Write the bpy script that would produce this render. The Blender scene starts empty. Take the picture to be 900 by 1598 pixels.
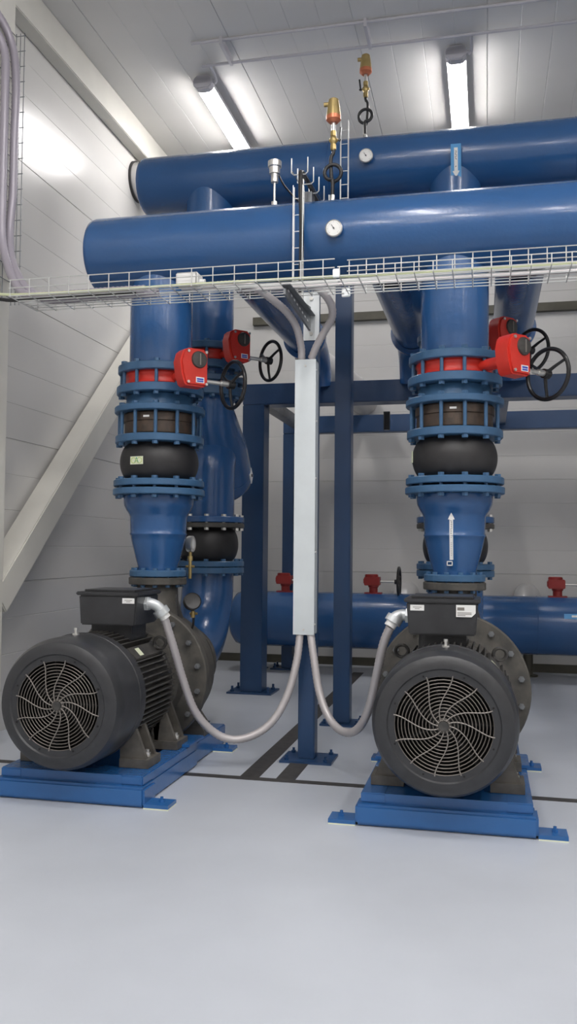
import bpy, bmesh, math, random
from mathutils import Vector, Matrix
random.seed(7)
S = bpy.context.scene
C = S.collection
V = Vector
PI = math.pi

# ------------------------------------------------------------------ materials
def mat(name, col, rough=0.5, metal=0.0, noise=0.0, nscale=8.0, bump=0.0, bscale=60.0, spec=0.5, coat=0.0, col2=None, rvar=0.0):
    m = bpy.data.materials.new(name); m.use_nodes = True
    nt = m.node_tree; N = nt.nodes; L = nt.links
    b = N['Principled BSDF']
    b.inputs['Base Color'].default_value = (*col, 1)
    b.inputs['Roughness'].default_value = rough
    b.inputs['Metallic'].default_value = metal
    b.inputs['Specular IOR Level'].default_value = spec
    b.inputs['Coat Weight'].default_value = coat
    b.inputs['Coat Roughness'].default_value = 0.12
    tc = N.new('ShaderNodeTexCoord')
    if noise > 0 or col2:
        n = N.new('ShaderNodeTexNoise'); n.inputs['Scale'].default_value = nscale; n.inputs['Detail'].default_value = 6
        L.new(tc.outputs['Object'], n.inputs['Vector'])
        mx = N.new('ShaderNodeMix'); mx.data_type = 'RGBA'
        c2 = col2 or tuple(c * (1 - noise) for c in col)
        c1 = col if col2 else tuple(min(1, c * (1 + noise * .6)) for c in col)
        mx.inputs[6].default_value = (*c1, 1); mx.inputs[7].default_value = (*c2, 1)
        rp = N.new('ShaderNodeValToRGB'); rp.color_ramp.elements[0].position = .35; rp.color_ramp.elements[1].position = .68
        L.new(n.outputs['Fac'], rp.inputs['Fac']); L.new(rp.outputs['Color'], mx.inputs[0])
        L.new(mx.outputs[2], b.inputs['Base Color'])
        if rvar:
            mr = N.new('ShaderNodeMapRange'); mr.inputs[3].default_value = rough - rvar; mr.inputs[4].default_value = rough + rvar
            L.new(n.outputs['Fac'], mr.inputs[0]); L.new(mr.outputs[0], b.inputs['Roughness'])
    if bump > 0:
        n2 = N.new('ShaderNodeTexNoise'); n2.inputs['Scale'].default_value = bscale; n2.inputs['Detail'].default_value = 3
        L.new(tc.outputs['Object'], n2.inputs['Vector'])
        bp = N.new('ShaderNodeBump'); bp.inputs['Strength'].default_value = bump; bp.inputs['Distance'].default_value = .01
        L.new(n2.outputs['Fac'], bp.inputs['Height']); L.new(bp.outputs['Normal'], b.inputs['Normal'])
    return m

M = {
 'wall':   mat('white_panel_paint', (.62, .61, .59), .24, noise=.03, nscale=1.5, bump=.04, bscale=9),
 'ceil':   mat('white_ceiling_panel', (.68, .67, .65), .5, noise=.03, nscale=1.5, bump=.03, bscale=9),
 'plain':  mat('white_plain_wall', (.66, .645, .62), .5, noise=.02),
 'floor':  mat('grey_epoxy_floor', (.50, .53, .58), .34, noise=.07, nscale=1.1, bump=.02, bscale=14, rvar=.08),
 'steel':  mat('cream_painted_steel', (.66, .645, .59), .45, noise=.04, nscale=4),
 'strip':  mat('dark_floor_strip', (.05, .047, .045), .6, noise=.25, nscale=20),
 'blue':   mat('blue_pipe_paint', (.022, .092, .25), .27, noise=.05, nscale=3, bump=.12, bscale=45, coat=.3),
 'navy':   mat('blue_steelwork_paint', (.017, .055, .14), .33, noise=.06, nscale=4, bump=.08, bscale=40),
 'flange': mat('blue_flange_paint', (.042, .115, .225), .38, noise=.08, nscale=14, bump=.1, bscale=60),
 'base':   mat('blue_base_paint', (.02, .115, .33), .25, noise=.06, nscale=5, bump=.1, bscale=40, coat=.3),
 'red':    mat('red_valve_paint', (.60, .032, .02), .38, noise=.06, nscale=10, bump=.08),
 'dred':   mat('dull_red_valve_paint', (.30, .022, .02), .45, noise=.1, nscale=10),
 'black':  mat('black_motor_paint', (.03, .031, .034), .38, noise=.18, nscale=12, bump=.06, bscale=70),
 'fin':    mat('dusty_black_casting', (.035, .034, .033), .5, noise=.3, nscale=20, bump=.08, col2=(.07, .066, .06)),
 'cast':   mat('dusty_iron_casting', (.05, .048, .044), .58, noise=.3, nscale=12, bump=.12, col2=(.095, .088, .075)),
 'rubber': mat('black_rubber', (.021, .02, .021), .48, noise=.15, nscale=14, bump=.05, bscale=120),
 'brown':  mat('brown_sleeve', (.045, .03, .022), .5, col2=(.09, .06, .04), nscale=18, bump=.1),
 'wheel':  mat('black_wheel_enamel', (.012, .012, .013), .28),
 'galv':   mat('galvanised_steel', (.68, .71, .72), .42, .55, noise=.06, nscale=7),
 'trunk':  mat('zinc_trunking_sheet', (.67, .72, .74), .45, .25, noise=.05, nscale=5),
 'wire':   mat('zinc_wire', (.66, .67, .65), .35, .6),
 'bright': mat('bright_steel', (.7, .69, .66), .28, .85),
 'dgalv':  mat('weathered_galvanised_steel', (.2, .21, .22), .45, .5, noise=.2, nscale=14),
 'conduit':mat('grey_flexible_conduit', (.52, .49, .49), .4, .25),
 'lilac':  mat('pale_grey_conduit', (.34, .315, .36), .33, .1),
 'white':  mat('white_plastic', (.8, .8, .78), .4),
 'label':  mat('white_label', (.82, .82, .80), .5),
 'cream':  mat('cream_label', (.72, .76, .56), .5),
 'lblue':  mat('light_blue_label', (.10, .34, .66), .45),
 'dblue':  mat('deep_blue_label', (.03, .06, .42), .45),
 'ink':    mat('dark_ink', (.05, .05, .06), .6),
 'green':  mat('green_print', (.08, .32, .26), .6),
 'ygreen': mat('yellow_green_print', (.45, .55, .16), .6),
 'brass':  mat('brass', (.48, .36, .15), .38, .7, noise=.1, nscale=20),
 'copper': mat('reddish_copper', (.62, .20, .10), .35, .4),
 'cable':  mat('black_cable', (.015, .015, .016), .4),
 'ycable': mat('yellow_green_cable', (.62, .66, .42), .5),
 'grey':   mat('grey_lamp_body', (.52, .51, .54), .45),
 'gauze':  mat('dusty_wire', (.24, .22, .20), .45, .4),
 'dwire':  mat('dull_guard_wire', (.15, .135, .12), .45, .4),
 'footc':  mat('dusty_foot_casting', (.10, .092, .08), .55, noise=.3, nscale=14, bump=.1),
 'olive':  mat('dark_olive_channel', (.085, .08, .06), .5, .2, noise=.15),
 'dark':   mat('black_interior', (.008, .008, .008), .8),
 'ins':    mat('white_jacketed_pipe', (.62, .61, .60), .35, .2),
}
def emit(name, col, s):
    m = bpy.data.materials.new(name); m.use_nodes = True
    nt = m.node_tree; b = nt.nodes['Principled BSDF']
    b.inputs['Base Color'].default_value = (.9, .9, .9, 1)
    b.inputs['Emission Color'].default_value = (*col, 1); b.inputs['Emission Strength'].default_value = s
    return m
M['tube'] = emit('lit_lamp_tube', (1, .97, .955), 30.0)

# ------------------------------------------------------------------ mesh builder
def frame(d, up=None):
    d = V(d).normalized()
    a = V(up) if up else (V((0, 0, 1)) if abs(d.z) < .9 else V((1, 0, 0)))
    u = a.cross(d)
    if u.length < 1e-6: u = V((1, 0, 0)).cross(d)
    u.normalize(); w = d.cross(u)
    return u, w, d

class MB:
    def __init__(s): s.v = []; s.f = []
    def _add(s, vs, fs):
        o = len(s.v); s.v += [tuple(v) for v in vs]; s.f += [tuple(i + o for i in f) for f in fs]; return s
    def box(s, x0, x1, y0, y1, z0, z1):
        vs = [(x, y, z) for z in (z0, z1) for y in (y0, y1) for x in (x0, x1)]
        return s._add(vs, [(0, 2, 3, 1), (4, 5, 7, 6), (0, 1, 5, 4), (2, 6, 7, 3), (0, 4, 6, 2), (1, 3, 7, 5)])
    def obox(s, c, size, ax):      # ax: three axis vectors
        c = V(c); a = [V(v).normalized() * (h / 2) for v, h in zip(ax, size)]
        vs = [c + a[0] * i + a[1] * j + a[2] * k for k in (-1, 1) for j in (-1, 1) for i in (-1, 1)]
        return s._add(vs, [(0, 2, 3, 1), (4, 5, 7, 6), (0, 1, 5, 4), (2, 6, 7, 3), (0, 4, 6, 2), (1, 3, 7, 5)])
    def lathe(s, prof, o=(0, 0, 0), d=(0, 0, 1), n=32, up=None):     # prof: (r, t) along axis
        u, w, d = frame(d, up); o = V(o); rings = []
        vs = []; fs = []
        for r, t in prof:
            if r < 1e-6: rings.append([len(vs)]); vs.append(o + d * t)
            else:
                rings.append(list(range(len(vs), len(vs) + n)))
                vs += [o + d * t + (u * math.cos(2 * PI * k / n) + w * math.sin(2 * PI * k / n)) * r for k in range(n)]
        for a, b in zip(rings, rings[1:]):
            if len(a) == 1 and len(b) == 1: continue
            for k in range(n):
                k2 = (k + 1) % n
                if len(a) == 1: fs.append((a[0], b[k], b[k2]))
                elif len(b) == 1: fs.append((a[k], b[0], a[k2]))
                else: fs.append((a[k], b[k], b[k2], a[k2]))
        return s._add(vs, fs)
    def cyl(s, p0, p1, r0, r1=None, n=24):
        p0, p1 = V(p0), V(p1); h = (p1 - p0).length
        r1 = r0 if r1 is None else r1
        return s.lathe([(0, 0), (r0, 0), (r1, h), (0, h)], p0, p1 - p0, n)
    def ring(s, o, d, ri, ro, h, n=48):
        return s.lathe([(ri, 0), (ro, 0), (ro, h), (ri, h), (ri, 0)], o, d, n)
    def disc(s, o, d, ro, h, n=48, b=.004):      # solid disc with eased edges
        return s.lathe([(0, 0), (ro - b, 0), (ro, b), (ro, h - b), (ro - b, h), (0, h)], o, d, n)
    def torus(s, c, d, R, r, N=40, n=10):
        u, w, d = frame(d); c = V(c)
        pts = [c + (u * math.cos(2 * PI * k / N) + w * math.sin(2 * PI * k / N)) * R for k in range(N)]
        return s.tube(pts, r, n, closed=True)
    def tube(s, pts, r, n=8, closed=False):
        pts = [V(p) for p in pts]; m = len(pts)
        rs = r if isinstance(r, (list, tuple)) else [r] * m
        tg = []
        for i in range(m):
            a = pts[(i - 1) % m] if (closed or i > 0) else pts[i]
            b = pts[(i + 1) % m] if (closed or i < m - 1) else pts[i]
            tg.append((b - a).normalized())
        u, w, _ = frame(tg[0]); vs = []; fs = []
        for i in range(m):
            u = (u - tg[i] * u.dot(tg[i])).normalized(); w = tg[i].cross(u)
            vs += [pts[i] + (u * math.cos(2 * PI * k / n) + w * math.sin(2 * PI * k / n)) * rs[i] for k in range(n)]
        for i in range(m if closed else m - 1):
            j = (i + 1) % m
            for k in range(n):
                k2 = (k + 1) % n
                fs.append((i * n + k, i * n + k2, j * n + k2, j * n + k))
        if not closed:
            fs.append(tuple(range(n - 1, -1, -1))); fs.append(tuple(range((m - 1) * n, m * n)))
        return s._add(vs, fs)
    def hexa(s, p, d, af, h, n=6): return s.cyl(p, V(p) + V(d).normalized() * h, af / math.sqrt(3), n=n)
    def prism(s, poly, o, ux, uy, depth):         # polygon in (ux,uy) plane extruded along ux x uy
        ux, uy = V(ux).normalized(), V(uy).normalized(); nz = ux.cross(uy); o = V(o); n = len(poly)
        vs = [o + ux * a + uy * b for a, b in poly] + [o + ux * a + uy * b + nz * depth for a, b in poly]
        return s._add(vs, [tuple(range(n - 1, -1, -1)), tuple(range(n, 2 * n))] + [(k, (k + 1) % n, n + (k + 1) % n, n + k) for k in range(n)])
    def mesh(s, name, m, smooth=True, angle=35, bevel=0):
        me = bpy.data.meshes.new(name); me.from_pydata(s.v, [], s.f)
        bm = bmesh.new(); bm.from_mesh(me)
        bmesh.ops.recalc_face_normals(bm, faces=bm.faces)
        if bevel:
            es = [e for e in bm.edges if len(e.link_faces) == 2 and e.calc_face_angle(0) > math.radians(40)]
            bmesh.ops.bevel(bm, geom=es, offset=bevel, segments=2, affect='EDGES', clamp_overlap=True)
        bm.to_mesh(me); bm.free()
        if smooth:
            me.polygons.foreach_set('use_smooth', [True] * len(me.polygons)); me.set_sharp_from_angle(angle=math.radians(angle))
        me.materials.append(m); return me

def catmull(pts, k=6):
    pts = [V(p) for p in pts]; out = []
    P = [pts[0] * 2 - pts[1]] + pts + [pts[-1] * 2 - pts[-2]]
    for i in range(1, len(P) - 2):
        a, b, c, d = P[i - 1:i + 3]
        for j in range(k):
            t = j / k
            out.append(.5 * ((2 * b) + (c - a) * t + (2 * a - 5 * b + 4 * c - d) * t * t + (3 * b - a - 3 * c + d) * t ** 3))
    out.append(pts[-1]); return out

CACHE = {}
def obj(name, src, m=None, parent=None, loc=None, key=None, label=None, bevel=0, angle=35, smooth=True):
    """src: MB, mesh, or a function giving an MB (with key, its mesh is shared)."""
    if key and key in CACHE: me = CACHE[key]
    else:
        if callable(src): src = src()
        me = src.mesh(name, m, smooth, angle, bevel) if isinstance(src, MB) else src
        if key: CACHE[key] = me
    o = bpy.data.objects.new(name, me); C.objects.link(o)
    if parent: o.parent = parent
    if loc: o.location = loc
    if label: o['label'] = label
    return o
def tag(o, label, cat, group=None):
    o['label'] = label; o['category'] = cat
    if group: o['group'] = group
    return o
def thing(name, label, cat, loc=(0, 0, 0), group=None, rotz=0):
    o = bpy.data.objects.new(name, None); C.objects.link(o); o.empty_display_size = .1
    o.location = loc; o.rotation_euler = (0, 0, rotz)
    return tag(o, label, cat, group)
def struct(name, mb, m, bevel=0, label=None, smooth=False):
    o = obj(name, mb, m, bevel=bevel, smooth=smooth); o['kind'] = 'structure'
    if label: o['label'] = label
    return o
def text_mesh(body, size, m, depth=.0006):
    cu = bpy.data.curves.new('lettering', 'FONT'); cu.body = body; cu.size = size
    cu.align_x = 'CENTER'; cu.align_y = 'CENTER'; cu.extrude = depth; cu.resolution_u = 3
    t = bpy.data.objects.new('tmp', cu); C.objects.link(t)
    dg = bpy.context.evaluated_depsgraph_get(); me = bpy.data.meshes.new_from_object(t.evaluated_get(dg))
    bpy.data.objects.remove(t); me.materials.clear(); me.materials.append(m); return me

# ------------------------------------------------------------------ room
XW, YB, ZC, XR, YF = -3.33, 9.78, 5.35, 5.2, -4.6
def grooves(lo, hi, pitch, off, major):
    k = math.ceil((lo - off) / pitch); out = []
    while off + k * pitch < hi:
        out.append((off + k * pitch, k % major == 0)); k += 1
    return out
def panel_profile(lo, hi, pitch, off, major):
    p = [(lo, 0)]
    for t, mj in grooves(lo + .03, hi - .03, pitch, off, major):
        w, d = (.0045, .006) if mj else (.004, .002)
        p += [(t - w, 0), (t - w * .45, d), (t + w * .45, d), (t + w, 0)]
    p.append((hi, 0)); return p
def panel_wall(name, prof, place, m, back):
    # prof (t, depth) runs across the panels; place(t, depth, end) gives a point at end 0 / 1
    mb = MB(); n = len(prof)
    vs = [place(t, d, e) for e in (0, 1) for t, d in prof]
    t0, t1 = prof[0][0], prof[-1][0]
    vs += [place(t, back, e) for e in (0, 1) for t in (t0, t1)]
    fs = [(i, i + 1, n + i + 1, n + i) for i in range(n - 1)]
    b = 2 * n
    fs += [(b, b + 1, b + 3, b + 2), (0, n, b + 2, b), (n - 1, b + 1, b + 3, 2 * n - 1)]
    fs += [tuple(range(n)) + (b + 1, b), tuple(range(n, 2 * n)) + (b + 3, b + 2)]
    mb._add(vs, fs); return struct(name, mb, m)
wp = panel_profile(0, ZC, .2567, .018, 4)
panel_wall('wall_left', wp, lambda t, d, e: (XW - d, (YF, YB)[e], t), M['wall'], .12)
panel_wall('wall_back', wp, lambda t, d, e: ((XW, XR)[e], YB + d, t), M['wall'], .12)
panel_wall('ceiling', panel_profile(XW, XR, .25, .01, 4), lambda t, d, e: (t, (YF, YB)[e], ZC + d), M['ceil'], .12)
struct('floor', MB().box(XW - .12, XR + .12, YF - .12, YB + .12, -.12, 0), M['floor'])
struct('wall_right', MB().box(XR, XR + .12, YF, YB, 0, ZC), M['plain'])
struct('wall_front', MB().box(XW, XR, YF - .12, YF, 0, ZC), M['plain'])
# dark strips set flush in the floor (walked over, edges square)
struct('trim_1', MB().box(XW, 3.2, 4.79, 4.85, -.002, .003), M['strip'], label='dark strip running across the floor between the pumps')
struct('trim_2', MB().box(-1.37, -1.26, 4.851, 9.2, -.002, .003), M['strip'], label='dark strip running back past the steel post plate')
struct('trim_3', MB().box(-1.16, -1.05, 4.851, 5.24, -.002, .003), M['strip'], label='short dark strip ending at the steel post plate')
struct('baseboard_back', MB().box(XW, XR, YB - .02, YB, 0, .09), M['olive'])
# cream steelwork on the left wall
struct('trim_4', MB().box(XW, -3.1, 4.93, 5.2, 0, ZC - .001), M['steel'], bevel=.006, label='cream steel column on the left wall')
struct('trim_5', MB().box(XW, -3.21, YF, YB, 5.085, ZC), M['steel'], bevel=.006, label='cream steel beam along the top of the left wall')
a, b = V((-3.21, 5.21, .93)), V((-3.21, 9.6, 4.94)); d = (b - a).normalized()
struct('trim_6', MB().obox((a + b) / 2, ((b - a).length, .19, .2), (d, (1, 0, 0), d.cross(V((1, 0, 0))))), M['steel'], bevel=.008, label='cream diagonal brace rising along the left wall')

# ------------------------------------------------------------------ lamps
def lamp(x, y, label):
    t = thing('ceiling_light', label, 'light', (x, y, 5.28), 'tube lights under the ceiling')
    def housing(): return MB().prism([(-.048, .05), (-.072, .026), (-.077, -.018), (.077, -.018), (.072, .026), (.048, .05)], (0, 0, 0), (1, 0, 0), (0, 0, 1), -1.34)
    h = obj('housing', housing, M['grey'], t, key='lamp_housing')
    obj('diffuser', lambda: MB().prism([(-.073, -.0185), (-.073, -.026), (-.065, -.04), (-.045, -.058), (0, -.064), (.045, -.058), (.065, -.04), (.073, -.026), (.073, -.0185)], (0, .085, 0), (1, 0, 0), (0, 0, 1), -1.2), M['tube'], t, key='lamp_diff')
    for yy, k in ((0, 0), (1.285, 1)):
        obj('end_cap', lambda: MB().prism([(-.055, .052), (-.084, .022), (-.084, -.03), (-.05, -.064), (.05, -.064), (.084, -.03), (.084, .022), (.055, .052)], (0, 0, 0), (1, 0, 0), (0, 0, 1), -.085), M['grey'], t, (0, yy, 0), key='lamp_cap', bevel=.008)
    for yy in (.25, 1.1):
        obj('mounting_clip', lambda: MB().box(-.02, .02, -.015, .015, .045, .07), M['galv'], t, (0, yy, 0), key='lamp_clip')
    g = obj('cable_gland', lambda: MB().cyl((.07, .03, .0), (.1, .03, .0), .014, n=10), M['grey'], t, key='lamp_gland')
    return t
lamp(-2.36, 6.93, 'lit tube light on the ceiling beside the left wall')
lamp(-.235, 6.93, 'lit tube light on the ceiling above the arrow label of the rear header')
for x, y in ((-.95, 2.3), (1.15, 2.3), (3.25, 2.3), (-2.0, .2), (-.95, .2), (.1, .2), (1.15, .2), (3.25, .2), (-2.0, -2.4), (.1, -2.4), (2.2, -2.4), (4.2, -2.4)):  # unseen lamps: front row inferred from header streaks, rows behind added for brightness
    lamp(x, y, 'unseen tube light on the ceiling, brightening the room from outside the view')
t = thing('lamp_conduit', 'thin white conduit running across the ceiling past both tube lights', 'conduit', (0, 6.75, 5.3))
obj('rail', MB().tube([(-2.3, 0, .0), (4.6, 0, .0)], .0125, 10), M['grey'], t)
obj('second_rail', MB().tube([(-2.3, -.28, .03), (4.6, -.28, .03)], .0125, 10), M['grey'], t)
for x in (-2.24, -.115):
    obj('drop_bend', MB().tube(catmull([(x, 0, 0), (x + .002, .1, 0), (x, .19, -.02), (x - .02, .21, -.04)], 4), .0125, 8), M['grey'], t)
for x in (-2.05, -.9, .8, 2.2):
    obj('clip', lambda: MB().box(-.012, .012, -.3, .02, -.016, .05), M['grey'], t, (x, 0, 0), key='rail_clip')

# ------------------------------------------------------------------ flanges and bolts
def bolt_mesh(L, r, nut=True):
    def f():
        m = MB().cyl((0, 0, -L / 2 - .01), (0, 0, L / 2 + .012), r, n=10)
        m.hexa((0, 0, L / 2), (0, 0, 1), r * 3.0, r * 1.5); m.hexa((0, 0, -L / 2 - r * 1.7), (0, 0, 1), r * 3.0, r * 1.7)
        return m
    return f
def bolts(parent, zc, L, R, n, r=.012, m='flange', name='bolt', ph=.5):
    for k in range(n):
        a = 2 * PI * (k + ph) / n
        obj(name, bolt_mesh(L, r), M[m], parent, (R * math.cos(a), R * math.sin(a), zc), key=('bolt', round(L, 4), r, m))
def flange(parent, z0, z1, D, m='flange', name='flange', key=None):
    return obj(name, MB().disc((0, 0, z0), (0, 0, 1), D / 2, z1 - z0, 56, .005), M[m], parent, key=key and ('fl', key))

# ------------------------------------------------------------------ header pipes
XL, XRP = -2.08, -.188          # the two pump lines
YD, YS = 5.35, 6.5              # discharge line, suction line
def header(name, label, x0, x1, y, z, D, risers, riserD, zend, flD, dy=0):
    t = thing(name, label, 'pipe', (0, y, z))
    body = MB().lathe([(0, 0), (D * .30, .0), (D * .44, .008), (D * .485, .022), (D / 2, .05), (D / 2, x1 - x0)], (x0, 0, 0), (1, 0, 0), 64)
    obj('pipe', body, M['blue'], t, angle=60)
    for xs in (-1.15, .62):
        obj('weld_seam', MB().torus((xs, 0, 0), (1, 0, 0), D / 2 + .0005, .004, 64, 6), M['blue'], t)
    for rx in risers:
        o = obj('branch_pipe', MB().lathe([(riserD / 2, zend - z), (riserD / 2, -D * .2)], (rx, dy, 0), (0, 0, 1), 48), M['blue'], t)
        f = flange(t, 0, .05, flD); f.location = (rx, dy, zend - z)
    return t
hf = header('header_pipe', 'large bright blue header pipe in front, above the wire trays', -2.53, 4.2, YD - .05, 3.222, .484, (XL, XRP), .406, 2.42, .55, .05)
hb = header('header_pipe', 'dark blue header pipe behind and higher, just under the tube lights', -2.675, 4.2, 6.45, 4.175, .445, (XL - .035, XRP - .035), .385, 2.81, .55)
# pipes running back from the front header: length to a flange, an elbow down and a stub on the frame
for bx in (-1.5, -.59, .21):
    o = obj('back_branch', MB().lathe([(.155, 0), (.155, 1.74)], (bx, .15, -.12), (0, 1, 0), 40), M['blue'], hf)
    obj('branch_flange', MB().ring((bx, 1.85, -.14), (0, 1, 0), .14, .18, .05), M['blue'], o)
    arc = [(bx, 1.9 + .43 * math.sin(a), -.14 - .3 * (1 - math.cos(a))) for a in [PI / 2 * k / 10 for k in range(11)]]
    obj('elbow', MB().tube(arc + [(bx, 2.335, -.457)], .152, 32), M['blue'], o)

# ------------------------------------------------------------------ butterfly valve
def valve(x, y, zc, pos, label, groupn, redm='red'):
    """zc: middle of the red wafer; body, gearbox on an arm, shaft and wheel."""
    t = thing('butterfly_valve', label, 'valve', (x, y, zc), groupn)
    obj('wafer_body', lambda: MB().lathe([(.2, -.042), (.232, -.042), (.236, -.03), (.226, -.012), (.226, .012), (.236, .03), (.232, .042), (.2, .042), (.2, -.042)], n=56), M[redm], t, key='wafer' + redm)
    rad = V((.73, -.68, 0)).normalized(); tan = V((.68, .73, 0)).normalized(); up = V((0, 0, 1))
    g0 = V((.335, -.355, .012))
    def arm():
        m = MB(); m.cyl(rad * .2, rad * .45, .034, n=20); m.cyl(rad * .4, rad * .452, .06, n=24)
        m.obox(rad * .33, (.26, .012, .07), (rad, tan, up)); return m
    obj('neck', arm, M[redm], t, key='vneck' + redm)
    def gb():
        # side-on outline in (tan, up), extruded along rad
        pl = [(-.09, -.045), (-.07, -.105), (-.055, -.117), (.075, -.117), (.085, -.105), (.085, .095), (.072, .112), (-.055, .112), (-.085, .085), (-.1, .03)]
        return MB().prism([(-p, q) for p, q in reversed(pl)], g0 - rad * .05, -tan, up, .11) if False else MB().prism(pl, g0 - rad * .055, tan, up, .11)
    g = obj('gearbox', gb, M[redm], t, key='vgear' + redm, bevel=.012)
    face = g0 + rad * .055
    if (tan.cross(up)).dot(rad) < 0: face = g0 - tan.cross(up) * -.0
    nrm = rad
    g_out = g0 + nrm * .055
    obj('indicator_cover', lambda: MB().lathe([(0, .016), (.03, .016), (.048, .012), (.052, 0), (0, 0)], g_out + tan * .022 + up * .045, nrm, 32), M['fin'], g, key='vind')
    obj('indicator_slot', lambda: MB().obox(g_out + tan * .022 + up * .045 + nrm * .017, (.008, .07, .004), (tan, up, nrm)), M['gauze'], g, key='vslot')
    obj('label', lambda: MB().obox(g_out + tan * .03 - up * .078 + nrm * .001, (.056, .034, .002), (tan, up, nrm)), M['label'], g, key='vlab', label='white bordered label')
    def lb():
        c = g_out + tan * .03 - up * .078 + nrm * .0025
        return MB().obox(c + up * .005, (.044, .010, .001), (tan, up, nrm)).obox(c - up * .008, (.044, .009, .001), (tan, up, nrm))
    obj('label_print', lb, M['dblue'], g, key='vlabp', label='blue print')
    for a_, b_ in ((-.05, -.095), (.072, -.1), (.07, .095), (-.05, .09)):
        obj('cover_screw', lambda: MB().hexa((0, 0, 0), nrm, .016, .008), M['bright'], g, tuple(g_out + tan * a_ + up * b_), key='vscrew')
    s0 = g0 + tan * .08 - up * .07; s1 = s0 + tan * .2
    s = obj('shaft', lambda: MB().cyl(s0, s1 - tan * .06, .013, n=16).cyl(s1 - tan * .075, s1, .018, n=16), M['bright'], t, key='vshaft')
    def rim():
        return MB().torus(s1 + tan * .012, tan, .146, .0125, 48, 10)
    w = obj('handwheel', rim, M['wheel'], t, key='vrim')
    u2, w2, _ = frame(tan)
    def spoke():
        m = MB()
        for k in range(3):
            a = 2 * PI * k / 3 + .55
            dirv = u2 * math.cos(a) + w2 * math.sin(a)
            m.tube([s1 - tan * .008 + dirv * .018, s1 - tan * .002 + dirv * .08, s1 + tan * .012 + dirv * .143], [.0115, .0095, .0085], 8)
        return m
    obj('spokes', spoke, M['wheel'], w, key='vspoke')
    obj('hub', lambda: MB().cyl(s1 - tan * .026, s1 + tan * .018, .028, n=20), M['wheel'], w, key='vhub')
    # through studs of the flanges either side
    for k in range(12):
        a = 2 * PI * (k + .5) / 12
        obj('stud', bolt_mesh(.188, .0115), M['flange'], t, (.252 * math.cos(a), .252 * math.sin(a), -.0015), key='vstud')
    return t

def dismantling_joint(x, y, label):
    t = thing('dismantling_joint', label, 'pipe joint', (x, y, 0), 'dismantling joints')
    obj('upper_flange', lambda: MB().disc((0, 0, 2.283), (0, 0, 1), .282, .052, 56, .005), M['flange'], t, key='dj1')
    obj('neck', lambda: MB().lathe([(.21, 2.28), (.216, 2.27), (.222, 2.225), (.235, 2.2), (.235, 2.195)], n=48), M['flange'], t, key='dj2')
    f = obj('middle_flange', lambda: MB().disc((0, 0, 2.163), (0, 0, 1), .293, .04, 56, .005), M['flange'], t, key='dj3')
    obj('sleeve', lambda: MB().lathe([(.22, 2.02), (.228, 2.03), (.228, 2.10), (.236, 2.105), (.236, 2.15), (.228, 2.16)], n=48), M['brown'], t, key='dj4', label='rusty brown sleeve')
    obj('mark', lambda: MB().obox(V((0, -.2395, 2.125)), (.04, .002, .012), ((1, 0, 0), (0, 1, 0), (0, 0, 1))), M['label'], t, key='djmark', label='small white stamped mark')
    f2 = obj('lower_flange', lambda: MB().disc((0, 0, 1.968), (0, 0, 1), .286, .048, 56, .005), M['flange'], t, key='dj5')
    for k in range(12):
        a = 2 * PI * (k + .5) / 12
        obj('tie_rod', bolt_mesh(.236, .0115), M['flange'], t, (.262 * math.cos(a), .262 * math.sin(a), 2.0855), key='djrod')
    return t

def label_A(parent, R, z):
    # small curved-on label: cream card with a green A between two ovals
    t = -.32 if R else 0
    a = -PI / 2 - .22
    n = V((math.cos(a), math.sin(a), 0)); u = V((0, 0, 1)).cross(n); up = V((0, 0, 1)); c = n * (R + .001) + up * z
    p = obj('label', MB().obox(c, (.094, .05, .004), (u, up, n)), M['cream'], parent, label='cream label with a green letter A between two ovals')
    mt = Matrix((u, up, n)).transposed().to_4x4()
    me = text_mesh('A', .05, M['green'])
    me.transform(mt); o = obj('letter', me, None, p, tuple(c + n * .0024), smooth=False)
    ov = MB()
    for s in (-1, 1):
        ov.tube([c + n * .003 + u * (s * .022 + .018 * math.cos(2 * PI * k / 24)) + up * .017 * math.sin(2 * PI * k / 24) for k in range(24)], .0022, 6, closed=True)
    obj('ovals', ov, M['ygreen'], p)

def expansion_joint(x, y, z0, z1, R, D, label, n=12, gap=.04, up_fl=None):
    """black rubber bellows between z0 and z1 with a flange under it (and one above)."""
    t = thing('rubber_expansion_joint', label, 'pipe joint', (x, y, 0), 'rubber expansion joints')
    h = z1 - z0; r0 = R * .82
    pr = [(r0 * .9, z0), (r0, z0 + .004)] + [(r0 + (R - r0) * math.sin(PI * k / 18) ** .62, z0 + .006 + (h - .012) * k / 18) for k in range(19)] + [(r0, z1 - .004), (r0 * .9, z1)]
    obj('bellows', MB().lathe(pr, n=64), M['rubber'], t, key=('bel', z0))
    f = flange(t, z0 - .042, z0, D, name='lower_flange', key=('ej', z0))
    if up_fl: flange(t, z1, z1 + .036, D, name='upper_flange', m=up_fl, key=('eju', z0))
    return t

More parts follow.
